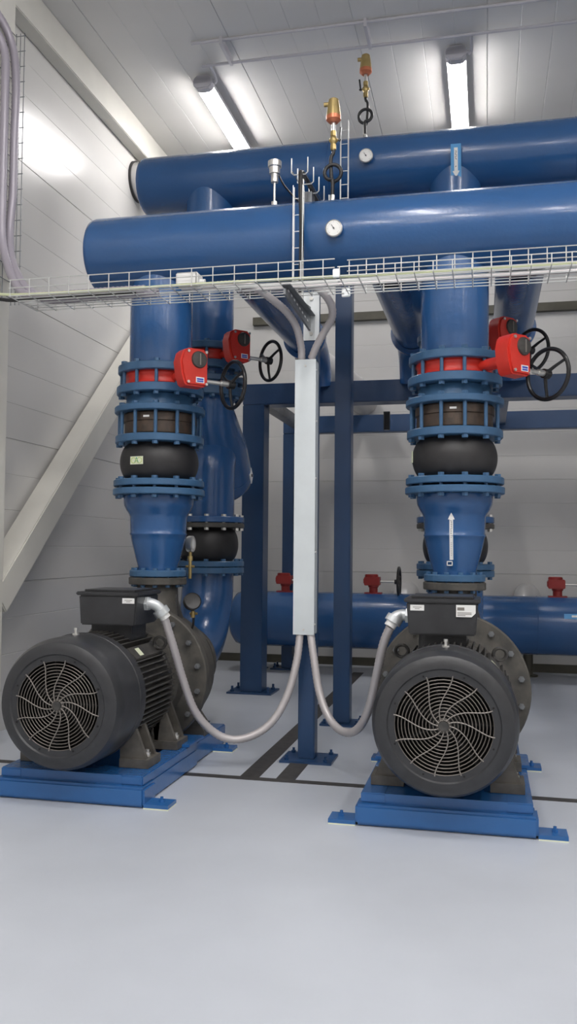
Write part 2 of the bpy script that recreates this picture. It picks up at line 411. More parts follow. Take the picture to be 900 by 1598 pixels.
def check_valve(x, y, label):
    t = thing('check_valve', label, 'valve', (x, y, 0), 'check valves above the pumps')
    f = obj('upper_flange', lambda: MB().disc((0, 0, 1.634), (0, 0, 1), .296, .042, 56, .005), M['flange'], t, key='cv1')
    pr = [(.2, 1.64), (.224, 1.632), (.226, 1.60), (.222, 1.57), (.208, 1.54), (.191, 1.515), (.184, 1.495), (.181, 1.42), (.180, 1.395), (.184, 1.39), (.184, 1.383), (.179, 1.378), (.172, 1.34), (.142, 1.22), (.13, 1.18), (.13, 1.152)]
    obj('body', lambda: MB().lathe(pr, n=64), M['blue'], t, key='cv2', angle=50)
    g = obj('lower_flange', lambda: MB().disc((0, 0, 1.113), (0, 0, 1), .182, .042, 56, .005), M['flange'], t, key='cv3')
    for k in range(12):
        a = 2 * PI * (k + .5) / 12
        obj('bolt', bolt_mesh(.099, .0115), M['flange'], t, (.262 * math.cos(a), .262 * math.sin(a), 1.683), key='cvb')
    for k in range(12):
        a = 2 * PI * (k + .5) / 12
        obj('bolt', bolt_mesh(.093, .009), M['flange'], t, (.156 * math.cos(a), .156 * math.sin(a), 1.109), key='cvb2')
    return t

def arrow_label(parent, plate_m, arrow_m, c, n, up, L, W, head, plate=None, name='arrow'):
    """a flat arrow sticker: shaft along up, with dark print on the shaft."""
    n = V(n).normalized(); up = V(up).normalized(); u = up.cross(n)
    if plate:
        parent = obj('label', MB().obox(V(c), (plate[0], plate[1], .003), (u, up, n)), M[plate_m], parent, label='light blue label with a white arrow')
    hw = W / 2
    poly = [(-hw, -L / 2), (hw, -L / 2), (hw, L / 2 - head), (head * .42 + hw * .5, L / 2 - head), (0, L / 2), (-head * .42 - hw * .5, L / 2 - head), (-hw, L / 2 - head)]
    a = obj(name, MB().prism(poly, V(c) + n * .002, u, up, .0012), M[arrow_m], parent, label='white arrow with small dark print', smooth=False)
    mb = MB(); rnd = random.Random(3); p = -L * .38
    while p < L / 2 - head - .02:
        if abs(p - L * -.02) > .022:
            hgt = W * rnd.uniform(.3, .5)
            mb.obox(V(c) + n * .0036 + up * p, (hgt, .0035, .0006), (u, up, n))
            mb.obox(V(c) + n * .0036 + up * (p + .003) + u * rnd.choice((-1, 1)) * hgt * .4, (.003, .007, .0006), (u, up, n))
        p += .0125
    obj('print', mb, M['ink'], a, smooth=False)
    return a

def cone_arrow(parent):
    # sticker following the check valve body: straight upper part, cone below
    def rad(z):
        T = [(1.18, .13), (1.22, .142), (1.34, .172), (1.378, .1815), (1.395, .185), (1.495, .1845), (1.515, .1915), (1.54, .2085)]
        for (a, ra), (b, rb) in zip(T, T[1:]):
            if a <= z <= b: return ra + (rb - ra) * (z - a) / (b - a)
    x0 = -.012; hw = .0105; zs = [1.243 + .008 * k for k in range(30)] + [1.478]
    m = MB(); vs = []; fs = []
    def row(z, w): vs.extend([(x0 - w, -math.sqrt(rad(z) ** 2 - .0006) - .0025, z), (x0 + w, -math.sqrt(rad(z) ** 2 - .0006) - .0025, z)])
    for z in zs: row(z, hw)
    row(1.479, .019); row(1.495, .0125); row(1.517, .0008)
    n = len(vs) // 2
    fs = [(2 * k, 2 * k + 1, 2 * k + 3, 2 * k + 2) for k in range(n - 1)]
    back = [(x, y + .002, z) for x, y, z in vs]; o = len(vs)
    vs += back
    fs += [tuple(i + o for i in f) for f in fs]
    for k in range(n - 1): fs += [(2 * k, 2 * k + 2, 2 * k + 2 + o, 2 * k + o), (2 * k + 1, 2 * k + 3, 2 * k + 3 + o, 2 * k + 1 + o)]
    fs += [(0, 1, 1 + o, o), (o - 2, o - 1, 2 * o - 1, 2 * o - 2)]
    m._add(vs, fs)
    a = obj('arrow', m, M['label'], parent, smooth=False, label='white upward arrow with small dark print')
    p = MB(); rnd = random.Random(3); z = 1.268
    while z < 1.472:
        if not 1.348 < z < 1.368:
            y = -math.sqrt(rad(z) ** 2 - .0006) - .0029; h = rnd.uniform(.003, .0048)
            p.box(x0 - h, x0 + h, y, y + .0006, z, z + .003)
            q = rnd.choice((-1, 1)) * h * .8
            p.box(x0 + q - .0012, x0 + q + .0012, y, y + .0006, z, z + .007)
        z += .0105
    obj('print', p, M['ink'], a, smooth=False)

WHO = {XL: 'left', XRP: 'right'}
for x in (XL, XRP):
    w = WHO[x]
    v = valve(x, YD, 2.378, 0, 'bright red butterfly valve with black handwheel high on the %s front pipe line' % w, 'butterfly valves with handwheels')
    dismantling_joint(x, YD, 'blue tie-rod joint with brown sleeve above the fat rubber joint, %s front line' % w)
    e = expansion_joint(x, YD, 1.732, 1.968, .254, .585, {'left': 'fat black rubber joint bearing a cream A label, left front line', 'right': 'fat black rubber joint above the cone with the white arrow, right front line'}[w])
    if w == 'left': label_A(e, .2535, 1.845)
    else:
        aa = PI + .18; nn = V((math.cos(aa), math.sin(aa), 0))
        obj('label', MB().obox(nn * .255 + V((0, 0, 1.86)), (.06, .07, .004), (V((0, 0, 1)).cross(nn), (0, 0, 1), nn)), M['cream'], e, label='cream label turned to the side')
    cv = check_valve(x, YD, {'left': 'blue cone-shaped check valve without sticker, under the A-labelled rubber joint', 'right': 'blue cone-shaped check valve marked with a white upward arrow'}[w])
    if w == 'right':
        cone_arrow(cv)
        fr = MB()
        for (cx, cz, sx, sz) in ((0, .011, .034, .005), (0, -.011, .034, .005), (-.0145, 0, .005, .026), (.0145, 0, .005, .026)):
            fr.box(-.022 + cx - sx / 2, -.022 + cx + sx / 2, -.153, -.146, 1.222 + cz - sz / 2, 1.222 + cz + sz / 2)
        obj('square_sticker', fr, M['label'], cv, smooth=False, label='small white framed square')

# ------------------------------------------------------------------ suction side
for x0 in (XL, XRP):
    w = WHO[x0]; x = x0 - .035
    valve(x, YS - .05, 2.765, 1, {'left': 'shaded red butterfly valve whose handwheel hangs before the white wall, left rear line', 'right': 'shaded red butterfly valve half hidden behind the right front line'}[w], 'butterfly valves with handwheels', 'red')
    t = thing('pipe_strainer', {'left': 'dark blue strainer with a bulging tilted leg behind the left front line', 'right': 'dark blue strainer hidden behind the right front line'}[w], 'strainer', (x, YS - .05, 0))
    f = flange(t, 2.665, 2.722, .55, name='top_flange', key='st0')
    flange(t, 2.565, 2.61, .56, name='flange', key='st1'); f2 = flange(t, 2.46, 2.53, .57, name='flange', key='st2')
    for k in range(14):
        a = 2 * PI * (k + .5) / 14
        obj('bolt', bolt_mesh(.151, .0125), M['flange'], t, (.25 * math.cos(a), .25 * math.sin(a), 2.535), key='stb')
    obj('neck', lambda: MB().lathe([(.205, 2.67), (.205, 2.45)], n=48), M['blue'], t, key='st3')
    pth = catmull([(0, 0, 2.5), (0, .0, 2.36), (0, .12, 2.2), (0, .28, 2.02), (0, .41, 1.86)], 6)
    rr = [.203 + .045 * min(1, max(0, (i - 6) / 10)) for i in range(len(pth))]
    obj('body', lambda: MB().tube(pth, rr, 40), M['blue'], t, key='st4', angle=60)
    ax = V((0, .69, -.72)).normalized(); e0 = V((0, .39, 1.87))
    obj('end_cover', lambda: MB().lathe([(0, .13), (.12, .125), (.2, .1), (.236, .06), (.245, .03), (.245, -.03), (.2, -.03)], e0, ax, 48), M['blue'], t, key='st5', angle=50)
    pl = obj('rating_plate', lambda: MB().obox(e0 + ax * .02 + V((1, 0, .15)).normalized() * .245, (.012, .085, .1), ((1, 0, .15), ax, ax.cross(V((1, 0, .15))))), M['white'], t, key='st6', label='nameplate with its reflection painted white')  # white colour stands for the light reflected by the nameplate
    obj('rivet', lambda: MB().hexa(e0 + ax * .02 + V((1, 0, .15)).normalized() * .245, (1, 0, .15), .022, .014), M['ink'], pl, key='st7')
    # outlet elbow dropping to the rubber joint
    R = .24
    arc = [(0, .05 + R * (1 - math.cos(a)), 1.86 + R * math.sin(a)) for a in [PI / 2 * k / 12 for k in range(13)]]
    obj('outlet_elbow', lambda: MB().tube([(0, .05, 1.53)] + arc + [(0, .36, 2.10)], .2, 40), M['blue'], t, key='st8', angle=60)
    of = obj('outlet_flange', lambda: MB().disc((0, .05, 1.495), (0, 0, 1), .28, .045, 56), M['blue'], t, key='st9')
    e = expansion_joint(x, YS, 1.2, 1.455, .235, .56, 'small black rubber joint low on the %s rear line, above the suction elbow' % w, up_fl='cast')
    # suction elbow on its leg
    t = thing('suction_elbow', 'blue elbow pipe bending into the back of the %s pump' % w, 'pipe', (x, YS, 0))
    f = obj('flange', lambda: MB().disc((0, 0, 1.108), (0, 0, 1), .28, .045, 56), M['flange'], t, key='se1')
    for k in range(12):
        a = 2 * PI * (k + .5) / 12
        obj('bolt', bolt_mesh(.093, .011), M['flange'], t, (0.255 * math.cos(a), 0.255 * math.sin(a), 1.154), key='se2')
        obj('bolt', bolt_mesh(.085, .011), M['bright'], t, (0.255 * math.cos(a), 0.255 * math.sin(a), 1.497), key='se2b', label='bright steel bolt')
    arc = [(0, -.53 * (1 - math.cos(a)), 1.04 - .53 * math.sin(a)) for a in [PI / 2 * k / 14 for k in range(15)]]
    obj('pipe', lambda: MB().tube([(0, 0, 1.11)] + arc + [(0, -.58, .51)], .2, 40), M['blue'], t, key='se3', angle=60)
    obj('end_flange', lambda: MB().disc((0, -.62, .51), (0, 1, 0), .25, .045, 56), M['flange'], t, key='se4')
    l = obj('support_leg', lambda: MB().box(-.04, .04, -.35, -.27, .012, .6), M['navy'], t, key='se5')
    obj('foot_plate', lambda: MB().box(-.1, .1, -.41, -.21, 0, .012), M['navy'], l, key='se6')

# ------------------------------------------------------------------ pumps, motors, bases
def base_frame(x, label):
    t = thing('base_frame', label, 'base frame', (x, 0, 0), 'pump base frames')
    def cross():
        m = MB(); m.box(-.417, .417, 4.13, 4.30, .004, .1)
        return m
    obj('front_beam', cross, M['base'], t, key='bf1', bevel=.012)
    def rail(s):
        m = MB(); x0, x1 = sorted((s * .275, s * .395)); m.box(x0, x1, 4.17, 5.02, .1, .148); m.box(x0, x1, 4.31, 5.02, .004, .1); return m
    for s in (-1, 1):
        obj('side_rail', lambda: rail(s), M['base'], t, key='bf2%d' % s, bevel=.006)
        x0, x1 = sorted((s * .24, s * .375))
        obj('rear_rail', lambda: MB().box(x0, x1, 5.02, 5.66, .004, .125), M['base'], t, key='bf3%d' % s, bevel=.006)
        x0, x1 = sorted((s * .255, s * .41))
        obj('pad', lambda: MB().box(x0, x1, 4.83, 5.1, .148, .165), M['base'], t, key='bf4%d' % s, bevel=.004)
        for yy in (4.19, 5.45):
            xe = .415 if yy < 5 else .373
            x0, x1 = sorted((s * xe, s * (xe + .13)))
            f = obj('foot_plate', lambda: MB().box(x0, x1, yy - .06, yy + .06, .006, .024), M['base'], t, key='bf5%d%f' % (s, yy))
            obj('grout', lambda: MB().box(x0, x1, yy - .06, yy + .06, 0, .006), M['cream'], f, key='bf5g%d%f' % (s, yy), label='pale grout bed')
            obj('anchor_bolt', lambda: MB().hexa((0, 0, .024), (0, 0, 1), .026, .014).cyl((0, 0, .02), (0, 0, .05), .008, n=10), M['base'], f, (s * (xe + .075), yy, 0), key='bf6')
    obj('rear_beam', lambda: MB().box(-.26, .26, 5.5, 5.62, .004, .11), M['base'], t, key='bf7', bevel=.006)
    obj('top_plate', lambda: MB().box(-.28, .28, 4.172, 4.34, .1, .1475), M['base'], t, key='bf8')
    obj('middle_beam', lambda: MB().box(-.28, .28, 4.85, 4.97, .004, .12), M['base'], t, key='bf9', bevel=.006)
    return t
ZS = .51
def motor(x, label):
    t = thing('electric_motor', label, 'motor', (x, 4.0, ZS), 'electric motors')
    def cowl():
        return MB().lathe([(.222, .030), (.222, .012), (.25, .012), (.256, .004), (.285, .006), (.312, .022), (.327, .05), (.333, .085), (.333, .27), (.337, .275), (.337, .30), (.329, .305), (.329, .36), (.315, .36), (.315, .06), (.24, .03), (.222, .03)], (0, 0, 0), (0, 1, 0), 72)
    c = obj('fan_cowl', cowl, M['black'], t, key='m1', angle=30)
    for k in range(8):
        a = 2 * PI * (k + .5) / 8
        obj('cowl_screw', lambda: MB().cyl((0, 0, 0), (0, -.004, 0), .005, n=8), M['dark'], c, (.236 * math.cos(a), .013, .236 * math.sin(a)), key='m1s')
    def grille():
        m = MB()
        for k in range(13): m.torus((0, .017, 0), (0, 1, 0), .032 + .0158 * k, .0026, 48, 5)
        m.torus((0, .018, 0), (0, 1, 0), .024, .006, 24, 6)
        return m
    obj('grille', grille, M['dwire'], c, key='m2', label='concentric wire guard')
    def spokes():
        m = MB()
        for k in range(12):
            a0 = 2 * PI * k / 12
            pts = []
            for j in [q / 2 for q in range(29)]:
                r = .026 + (.228 - .026) * j / 14; a = a0 - .8 * math.sin(PI * .5 * j / 14) + .10 * (j / 14)
                pts.append((r * math.cos(a), .011, r * math.sin(a)))
            m.tube(pts, [.0020 if q % 2 else .0038 for q in range(29)], 6)
        return m
    obj('guard_spokes', spokes, M['gauze'], c, key='m3', label='curved guard spokes')
    obj('guard_hub', lambda: MB().cyl((0, .006, 0), (0, .03, 0), .022, n=24), M['fin'], c, key='m4')
    def fan():
        m = MB().cyl((0, .07, 0), (0, .2, 0), .07, n=24)
        for k in range(7):
            a = 2 * PI * k / 7; r = V((math.cos(a), 0, math.sin(a)))
            m.obox(r * .16 + V((0, .14, 0)), (.2, .006, .14), (r, r.cross(V((0, 1, 0))), (0, 1, 0)))
        m.cyl((0, .22, 0), (0, .23, 0), .31, n=32)
        return m
    obj('fan', fan, M['dark'], t, key='m5')
    def body():
        m = MB().lathe([(0, .32), (.285, .32), (.285, .84), (.29, .845), (.29, .87), (.262, .90), (.258, .965), (0, .965)], (0, 0, 0), (0, 1, 0), 64)
        return m
    obj('stator_housing', body, M['fin'], t, key='m6')
    def fins():
        m = MB()
        for k in range(64):
            a = 2 * PI * k / 64; s_, c_ = math.sin(a), math.cos(a)
            if c_ > .0 and False: continue
            if s_ < -.86: continue
            if .58 < s_ < .80: continue
            r = V((c_, 0, s_))
            m.obox(r * .302 + V((0, .585, 0)), (.05, .44, .0075), (r, (0, 1, 0), r.cross(V((0, 1, 0)))))
        return m
    obj('cooling_fins', fins, M['fin'], t, key='m7', smooth=False)
    for s in (-1, 1):
        n = V((s * .72, 0, .69)).normalized(); u = V((0, 1, 0))
        p = obj('lifting_pad', lambda: MB().obox(n * .292 + u * .6, (.05, .4, .085), (n, u, n.cross(u))), M['fin'], t, key='m8%d' % s, bevel=.005)
        obj('lifting_eye', lambda: MB().torus(n * .355 + u * .74, (0, 1, .25), .034, .0095, 24, 8).cyl(n * .30 + u * .74, n * .327 + u * .74, .02, n=12), M['fin'], p, key='m9%d' % s)
        obj('sticker', lambda: MB().obox(n * .3185 + u * .5, (.002, .05, .05), (n, u, n.cross(u))), M['cream'], p, key='m8s%d' % s)
        # feet
        for yy in (.42, .86):
            def foot():
                m = MB()
                x0, x1 = sorted((s * .205, s * .365))
                m.box(x0, x1, yy - .11, yy + .07, -.36, -.315)
                m.prism([(s * .22, -.32), (s * .35, -.32), (s * .262, -.10), (s * .2, -.1)][::s], (0, yy - .09, 0), (1, 0, 0), (0, 0, 1), -.025)
                m.prism([(s * .22, -.32), (s * .35, -.32), (s * .262, -.10), (s * .2, -.1)][::s], (0, yy + .03, 0), (1, 0, 0), (0, 0, 1), -.025)
                m.prism([(s * .2, -.32), (s * .24, -.32), (s * .262, -.10), (s * .2, -.1)][::s], (0, yy - .09, 0), (1, 0, 0), (0, 0, 1), -.14)
                return m
            f = obj('foot', foot, M['footc'], t, key='m10%d%f' % (s, yy), smooth=False)
            obj('hold_down_bolt', lambda: MB().hexa((0, 0, 0), (0, 0, 1), .032, .02).cyl((0, 0, 0), (0, 0, .035), .010, n=10), M['bright'], f, (s * .325, yy - .02, -.315), key='m11')
    n = obj('grease_nipple', lambda: MB().cyl((0, .2, .325), (0, .2, .341), .018, n=16).cyl((0, .2, .34), (0, .2, .358), .007, n=10).cyl((0, .2, .358), (0, .2, .37), .010, n=12), M['bright'], t, key='m12')
    # terminal box on top
    bx0, bx1 = (-.125, .22) if x < -1 else (-.21, .147)
    by0, by1 = .48, .8
    def tbox():
        m = MB()
        cx = (bx0 + bx1) / 2
        m.box(cx - .12, cx + .12, by0 + .05, by1 - .05, .27, .385)
        poly = [(bx0 + .012, .36), (bx1 - .012, .36), (bx1, .523), (bx0, .523)]
        m.prism(poly, (0, by0, 0), (1, 0, 0), (0, 0, 1), -(by1 - by0))
        return m
    tb = obj('terminal_box', tbox, M['black'], t, bevel=.007)
    obj('lid', MB().box(bx0 - .012, bx1 + .012, by0 - .012, by1 + .012, .523, .543).box(bx0 + .02, bx1 - .02, by0 + .02, by1 - .02, .543, .555), M['black'], tb, bevel=.005)
    lx = bx0 + .055 if x > -1 else bx1 - .05
    obj('label', MB().box(lx - .035, lx + .035, by0 - .003, by0 + .002, .482, .511), M['label'], tb, smooth=False, label='small white label')
    obj('label_print', MB().box(lx - .022, lx + .022, by0 - .0036, by0 - .003, .498, .501).box(lx - .012, lx + .012, by0 - .0036, by0 - .003, .490, .493), M['gauze'], tb, smooth=False)
    if x > -1:
        rx = bx1 - .062
        obj('rating_label', MB().prism([(rx - .046, .455), (rx + .03, .455), (rx + .05, .475), (rx + .05, .515), (rx - .046, .515)], (0, by0 + .0, 0), (1, 0, 0), (0, 0, 1), .0085), M['label'], tb, smooth=False, label='larger white rating label with lines of print')
        pm = MB(); yy = by0 - .0095
        pm.box(rx - .04, rx - .005, yy, yy + .001, .488, .503)
        for q in range(3): pm.box(rx - .04, rx + (.03 if q else .0), yy, yy + .001, .461 + q * .007, .464 + q * .007)
        obj('rating_print', pm, M['gauze'], tb, smooth=False)
    # front bearing shield and adapter ring
    obj('flange_ring', lambda: MB().lathe([(.255, .95), (.29, .96), (.30, 1.05), (.33, 1.06), (.425, 1.062), (.432, 1.07), (.432, 1.12), (.424, 1.128), (.25, 1.128)], (0, 0, 0), (0, 1, 0), 72), M['cast'], t, key='m13', angle=25)
    for k in range(16):
        a = 2 * PI * (k + .5) / 16
        obj('flange_bolt', lambda: MB().hexa((0, 1.062, 0), (0, -1, 0), .03, .02).cyl((0, 1.062, 0), (0, 1.03, 0), .010, n=8), M['dgalv'], t, (.385 * math.cos(a), 0, .385 * math.sin(a)), key='m14')
    return t
def pump(x, label):
    t = thing('centrifugal_pump', label, 'pump', (x, YD, ZS), 'centrifugal pumps')
    obj('lantern', lambda: MB().lathe([(.25, -.221), (.38, -.22), (.38, -.2), (.34, -.18), (.28, -.16)], (0, 0, 0), (0, 1, 0), 64), M['cast'], t, key='p1')
    obj('volute', lambda: MB().lathe([(.2, -.2), (.3, -.18), (.35, -.12), (.375, -.05), (.375, .05), (.34, .14), (.25, .2), (.17, .26), (.165, .46)], (0, 0, 0), (0, 1, 0), 64), M['cast'], t, key='p2', angle=50)
    obj('discharge_neck', lambda: MB().lathe([(.2, .25), (.16, .36), (.135, .45), (.13, .56)], (0, 0, 0), (0, 0, 1), 40), M['cast'], t, key='p3', angle=50)
    obj('discharge_flange', lambda: MB().disc((0, 0, .553), (0, 0, 1), .186, .045, 48), M['cast'], t, key='p4')
    obj('suction_flange', lambda: MB().disc((0, .455, 0), (0, 1, 0), .25, .045, 48), M['cast'], t, key='p5')
    for s in (-1, 1):
        obj('foot', lambda: MB().prism([(s * .16, -.385), (s * .36, -.385), (s * .36, -.355), (s * .25, -.2), (s * .16, -.2)][::s], (0, -.1, 0), (1, 0, 0), (0, 0, 1), -.16), M['cast'], t, key='p6%d' % s, smooth=False)
    return t
for x in (XL, XRP):
    w = WHO[x]
    base_frame(x, {'left': 'blue steel base frame cut by the left frame edge, under the left motor', 'right': 'blue steel base frame seen whole from the front, under the right motor'}[w])
    motor(x, {'left': 'black motor with round fan grille turned partly side-on, by the left wall', 'right': 'black motor facing the camera square on, two white labels on its box'}[w])
    pump(x, 'dusty dark iron pump behind the %s motor, below the cone-shaped check valve' % w)
# gauges hanging at the pump discharge
t = thing('pressure_gauge', 'small black gauge on a looped tube beside the left pump discharge', 'gauge', (XL + .27, YD - .1, .96))
obj('case', MB().lathe([(0, -.02), (.05, -.02), (.055, -.01), (.055, .02), (.048, .024), (0, .018)], (0, 0, 0), (.5, -.8, .25), 32), M['wheel'], t)
obj('tube', MB().tube(catmull([(.0, .02, -.05), (.0, .03, -.14), (-.03, .05, -.18), (-.09, .06, -.16), (-.13, .07, -.05), (-.14, .09, .04)], 6), .008, 8), M['cable'], t)
obj('tap', MB().cyl((0, .02, -.06), (0, .02, -.1), .014, n=12).cyl((-.02, .02, -.075), (.03, .02, -.075), .008, n=8), M['brass'], t)

t = thing('pressure_gauge', 'round gauge seen edge-on beside the left cone-shaped check valve', 'gauge', (-1.93, YD + .2, 1.325))
obj('case', MB().lathe([(0, -.02), (.05, -.02), (.055, -.01), (.055, .018), (.05, .022), (0, .019)], (0, 0, 0), (1, .02, 0), 32), M['bright'], t)
obj('face', MB().lathe([(0, .0195), (.047, .0195), (.047, .021), (0, .021)], (0, 0, 0), (1, .02, 0), 32), M['label'], t)
obj('stem', MB().cyl((0, 0, -.23), (0, 0, -.05), .011, n=12).hexa((0, 0, -.11), (0, 0, 1), .03, .03).cyl((-.03, 0, -.15), (.03, 0, -.15), .009, n=10), M['brass'], t)

# ------------------------------------------------------------------ steel posts and frame
t = thing('steel_post', 'square blue post carrying the zinc trunking, under the front header', 'post', (-1.08, YD, 0))
obj('post', MB().box(-.052, .052, -.052, .052, .014, 3.03), M['navy'], t, bevel=.006)
p = obj('base_plate', MB().box(-.15, .17, -.13, .13, 0, .014), M['navy'], t)
for sx in (-1, 1):
    for sy in (-1, 1):
        obj('anchor_bolt', MB().hexa((.01 + sx * .12, sy * .1, .014), (0, 0, 1), .026, .014).cyl((.01 + sx * .12, sy * .1, .014), (.01 + sx * .12, sy * .1, .045), .008, n=8), M['navy'], p)
tw = thing('steel_post', 'tall square blue post right of the zinc trunking, under the rear header', 'post', (-1.05, 6.5, 0))
obj('post', MB().box(-.062, .062, -.062, .062, .014, 3.965), M['navy'], tw, bevel=.006)
p = obj('base_plate', MB().box(-.15, .15, -.13, .13, 0, .014), M['navy'], tw)
for sx in (-1, 1):
    for sy in (-1, 1):
        obj('anchor_bolt', MB().hexa((sx * .12, sy * .1, .014), (0, 0, 1), .026, .014).cyl((sx * .12, sy * .1, .014), (sx * .12, sy * .1, .045), .008, n=8), M['navy'], p)
t = thing('pipe_stand', 'blue welded steel frame with two long horizontal beams before the back wall', 'steel frame', (0, 0, 0))
for y0 in (7.6, 9.1 - .18 + .3):
    for x0 in (-2.16, 2.6):
        if y0 > 9: 
            q = obj('post', MB().box(x0, x0 + .12, y0, y0 + .12, .015, 2.55), M['navy'], t, bevel=.006)
        else:
            q = obj('post', MB().box(x0, x0 + .2, y0, y0 + .2, .015, 2.6), M['navy'], t, bevel=.006)
        w_ = .2 if y0 < 9 else .12
        pl = obj('base_plate', MB().box(x0 - .11, x0 + w_ + .1, y0 - .05, y0 + w_ + .08, 0, .015), M['navy'], t)
        for ax_, ay_ in ((-.07, 0), (w_ + .06, 0), (-.07, w_), (w_ + .06, w_)):
            obj('anchor_bolt', lambda: MB().hexa((0, 0, .015), (0, 0, 1), .032, .018).cyl((0, 0, .015), (0, 0, .065), .011, n=8), M['navy'], pl, (x0 + ax_, y0 + ay_, 0), key='psa')
obj('front_beam', MB().box(-2.16, 2.8, 7.6, 7.8, 2.6, 2.79), M['navy'], t, bevel=.006)
obj('rear_beam', MB().box(-2.16, 2.8, 9.22, 9.34, 2.55, 2.735), M['navy'], t, bevel=.006)
obj('side_beam', MB().box(-2.04, -1.94, 7.8, 9.22, 2.6, 2.7), M['dgalv'], t, label='grey galvanised side channel')
obj('side_beam', MB().box(-.08, .19, 7.8, 9.22, 2.6, 2.74), M['navy'], t)
obj('hanger', MB().box(-.96, -.9, 8.3, 8.34, 2.45, 2.62).cyl((-.93, 8.3, 2.6), (-.93, 8.3, 2.44), .03, n=12), M['wheel'], t)

# low header along the back wall
t = thing('header_pipe', 'low blue header pipe along the foot of the back wall', 'pipe', (0, 9.1, .555))
obj('pipe', MB().lathe([(0, -.1), (.12, -.088), (.21, -.055), (.27, -.01), (.29, .05), (.29, 6.3)], (-2.6, 0, 0), (1, 0, 0), 56), M['blue'], t, angle=60)
obj('weld_seam', MB().torus((.49, 0, 0), (1, 0, 0), .2905, .004, 56, 6), M['blue'], t)
lb = obj('label', MB().obox((.98, -.268, .115), (.5, .05, .004), ((1, 0, 0), (0, .38, 1), (0, -1, .38))), M['lblue'], t, label='light blue label with a white stripe')
obj('label_arrow', MB().obox((1.0, -.2715, .117), (.4, .02, .003), ((1, 0, 0), (0, .38, 1), (0, -1, .38))), M['label'], lb)
for sx in (-2.45, -.1, 2.6):
    q = obj('saddle', MB().box(sx, sx + .05, -.16, .16, -.545, -.24), M['cast'], t)
    obj('saddle_plate', MB().box(sx - .08, sx + .13, -.2, .2, -.555, -.543), M['navy'], q)
def actuator(x, label):
    t = thing('valve_actuator', label, 'valve', (x, 9.1, .84), 'valve actuators on the low header')
    obj('stem', lambda: MB().lathe([(.045, 0), (.045, .06), (.055, .07), (.055, .09)], n=20).box(-.09, .09, -.05, .05, 0, .012), M['dred'], t, key='va1')
    g = obj('gearbox', lambda: MB().box(-.09, .07, -.07, .07, .085, .175).cyl((-.02, 0, .17), (-.02, 0, .2), .07, n=24).box(-.1, -.085, -.05, .05, .1, .16), M['dred'], t, key='va2', bevel=.006)
    s = obj('shaft', lambda: MB().cyl((.06, 0, .125), (.25, 0, .125), .01, n=12), M['bright'], t, key='va3')
    w = obj('handwheel', lambda: MB().torus((.265, 0, .125), (1, 0, 0), .15, .013, 40, 8), M['wheel'], t, key='va4')
    def sp():
        m = MB().cyl((.22, 0, .125), (.27, 0, .125), .025, n=16)
        for k in range(3):
            a = 2 * PI * k / 3 + .4; m.tube([(.245, .02 * math.cos(a), .125 + .02 * math.sin(a)), (.265, .147 * math.cos(a), .125 + .147 * math.sin(a))], .009, 8)
        return m
    obj('spokes', sp, M['wheel'], w, key='va5')
    return t
actuator(-2.09, 'dull red valve gearbox on the low header, partly hidden by the zinc trunking')
actuator(-1.15, 'dull red valve gearbox with black handwheel on the low header, right of the tall post')
actuator(.69, 'dull red valve gearbox on the low header at the far right edge')
# white jacketed pipes bending into the back wall
t = thing('insulated_pipe', 'white jacketed pipe behind the tall post bending into the back wall', 'pipe', (0, 0, 0))
obj('pipe', MB().tube(catmull([(-1.66, 8.12, 3.12), (-1.58, 8.22, 3.08), (-1.48, 8.42, 3.02), (-1.37, 8.8, 2.97), (-1.35, 9.2, 2.97), (-1.35, 9.778, 2.97)], 6), .15, 32), M['ins'], t, angle=60)
obj('end_flange', MB().disc((-1.66, 8.12, 3.12), (-.6, -.75, .28), .165, .03), M['ins'], t)
for x, s in ((-.86, 'behind the middle valve gearbox'), (.42, 'behind the far right valve gearbox')):
    t = thing('insulated_pipe', 'low white pipe bend %s, at the back wall' % s, 'pipe', (x, 9.45, 0))
    obj('pipe', MB().tube([(0, 0, .25), (0, 0, .70)] + [(0, .12 * (1 - math.cos(a)), .70 + .12 * math.sin(a)) for a in [PI / 2 * k / 8 for k in range(1, 9)]] + [(0, .328, .82)], .13, 28), M['ins'], t, angle=60)
    obj('flange', MB().disc((0, 0, .24), (0, 0, 1), .17, .03), M['ins'], t)
    obj('stand', MB().cyl((0, 0, 0), (0, 0, .25), .05, n=20).cyl((0, 0, 0), (0, 0, .012), .1, n=20), M['olive'], t)
# channel on the back wall
t = thing('cable_channel', 'dark olive channel fixed high along the back wall', 'channel', (0, YB, 3.94))
obj('channel', MB().box(-2.65, 4.5, -.07, -.0005, -.045, .045), M['olive'], t)
for x in (-2.4, -.7, 1.2, 3): obj('bracket', lambda: MB().box(-.02, .02, -.09, -.001, -.07, .06), M['olive'], t, (x, 0, 0), key='wcb')
# round duct through the left wall
t = thing('ventilation_duct', 'round pale metal duct coming out of the left wall behind the rear header', 'duct', (XW, 7.83, 4.86))
obj('duct', MB().lathe([(.15, 0), (.178, 0), (.178, .2), (.181, .205), (.178, .21), (.178, .42), (.15, .42)], (0, 0, 0), (1, 0, 0), 40), M['ins'], t)
obj('gap_shade_ring', MB().ring((-.001, 0, 0), (1, 0, 0), .17, .193, .022), M['rubber'], t)  # black ring painted for the shade in the gap between duct and wall

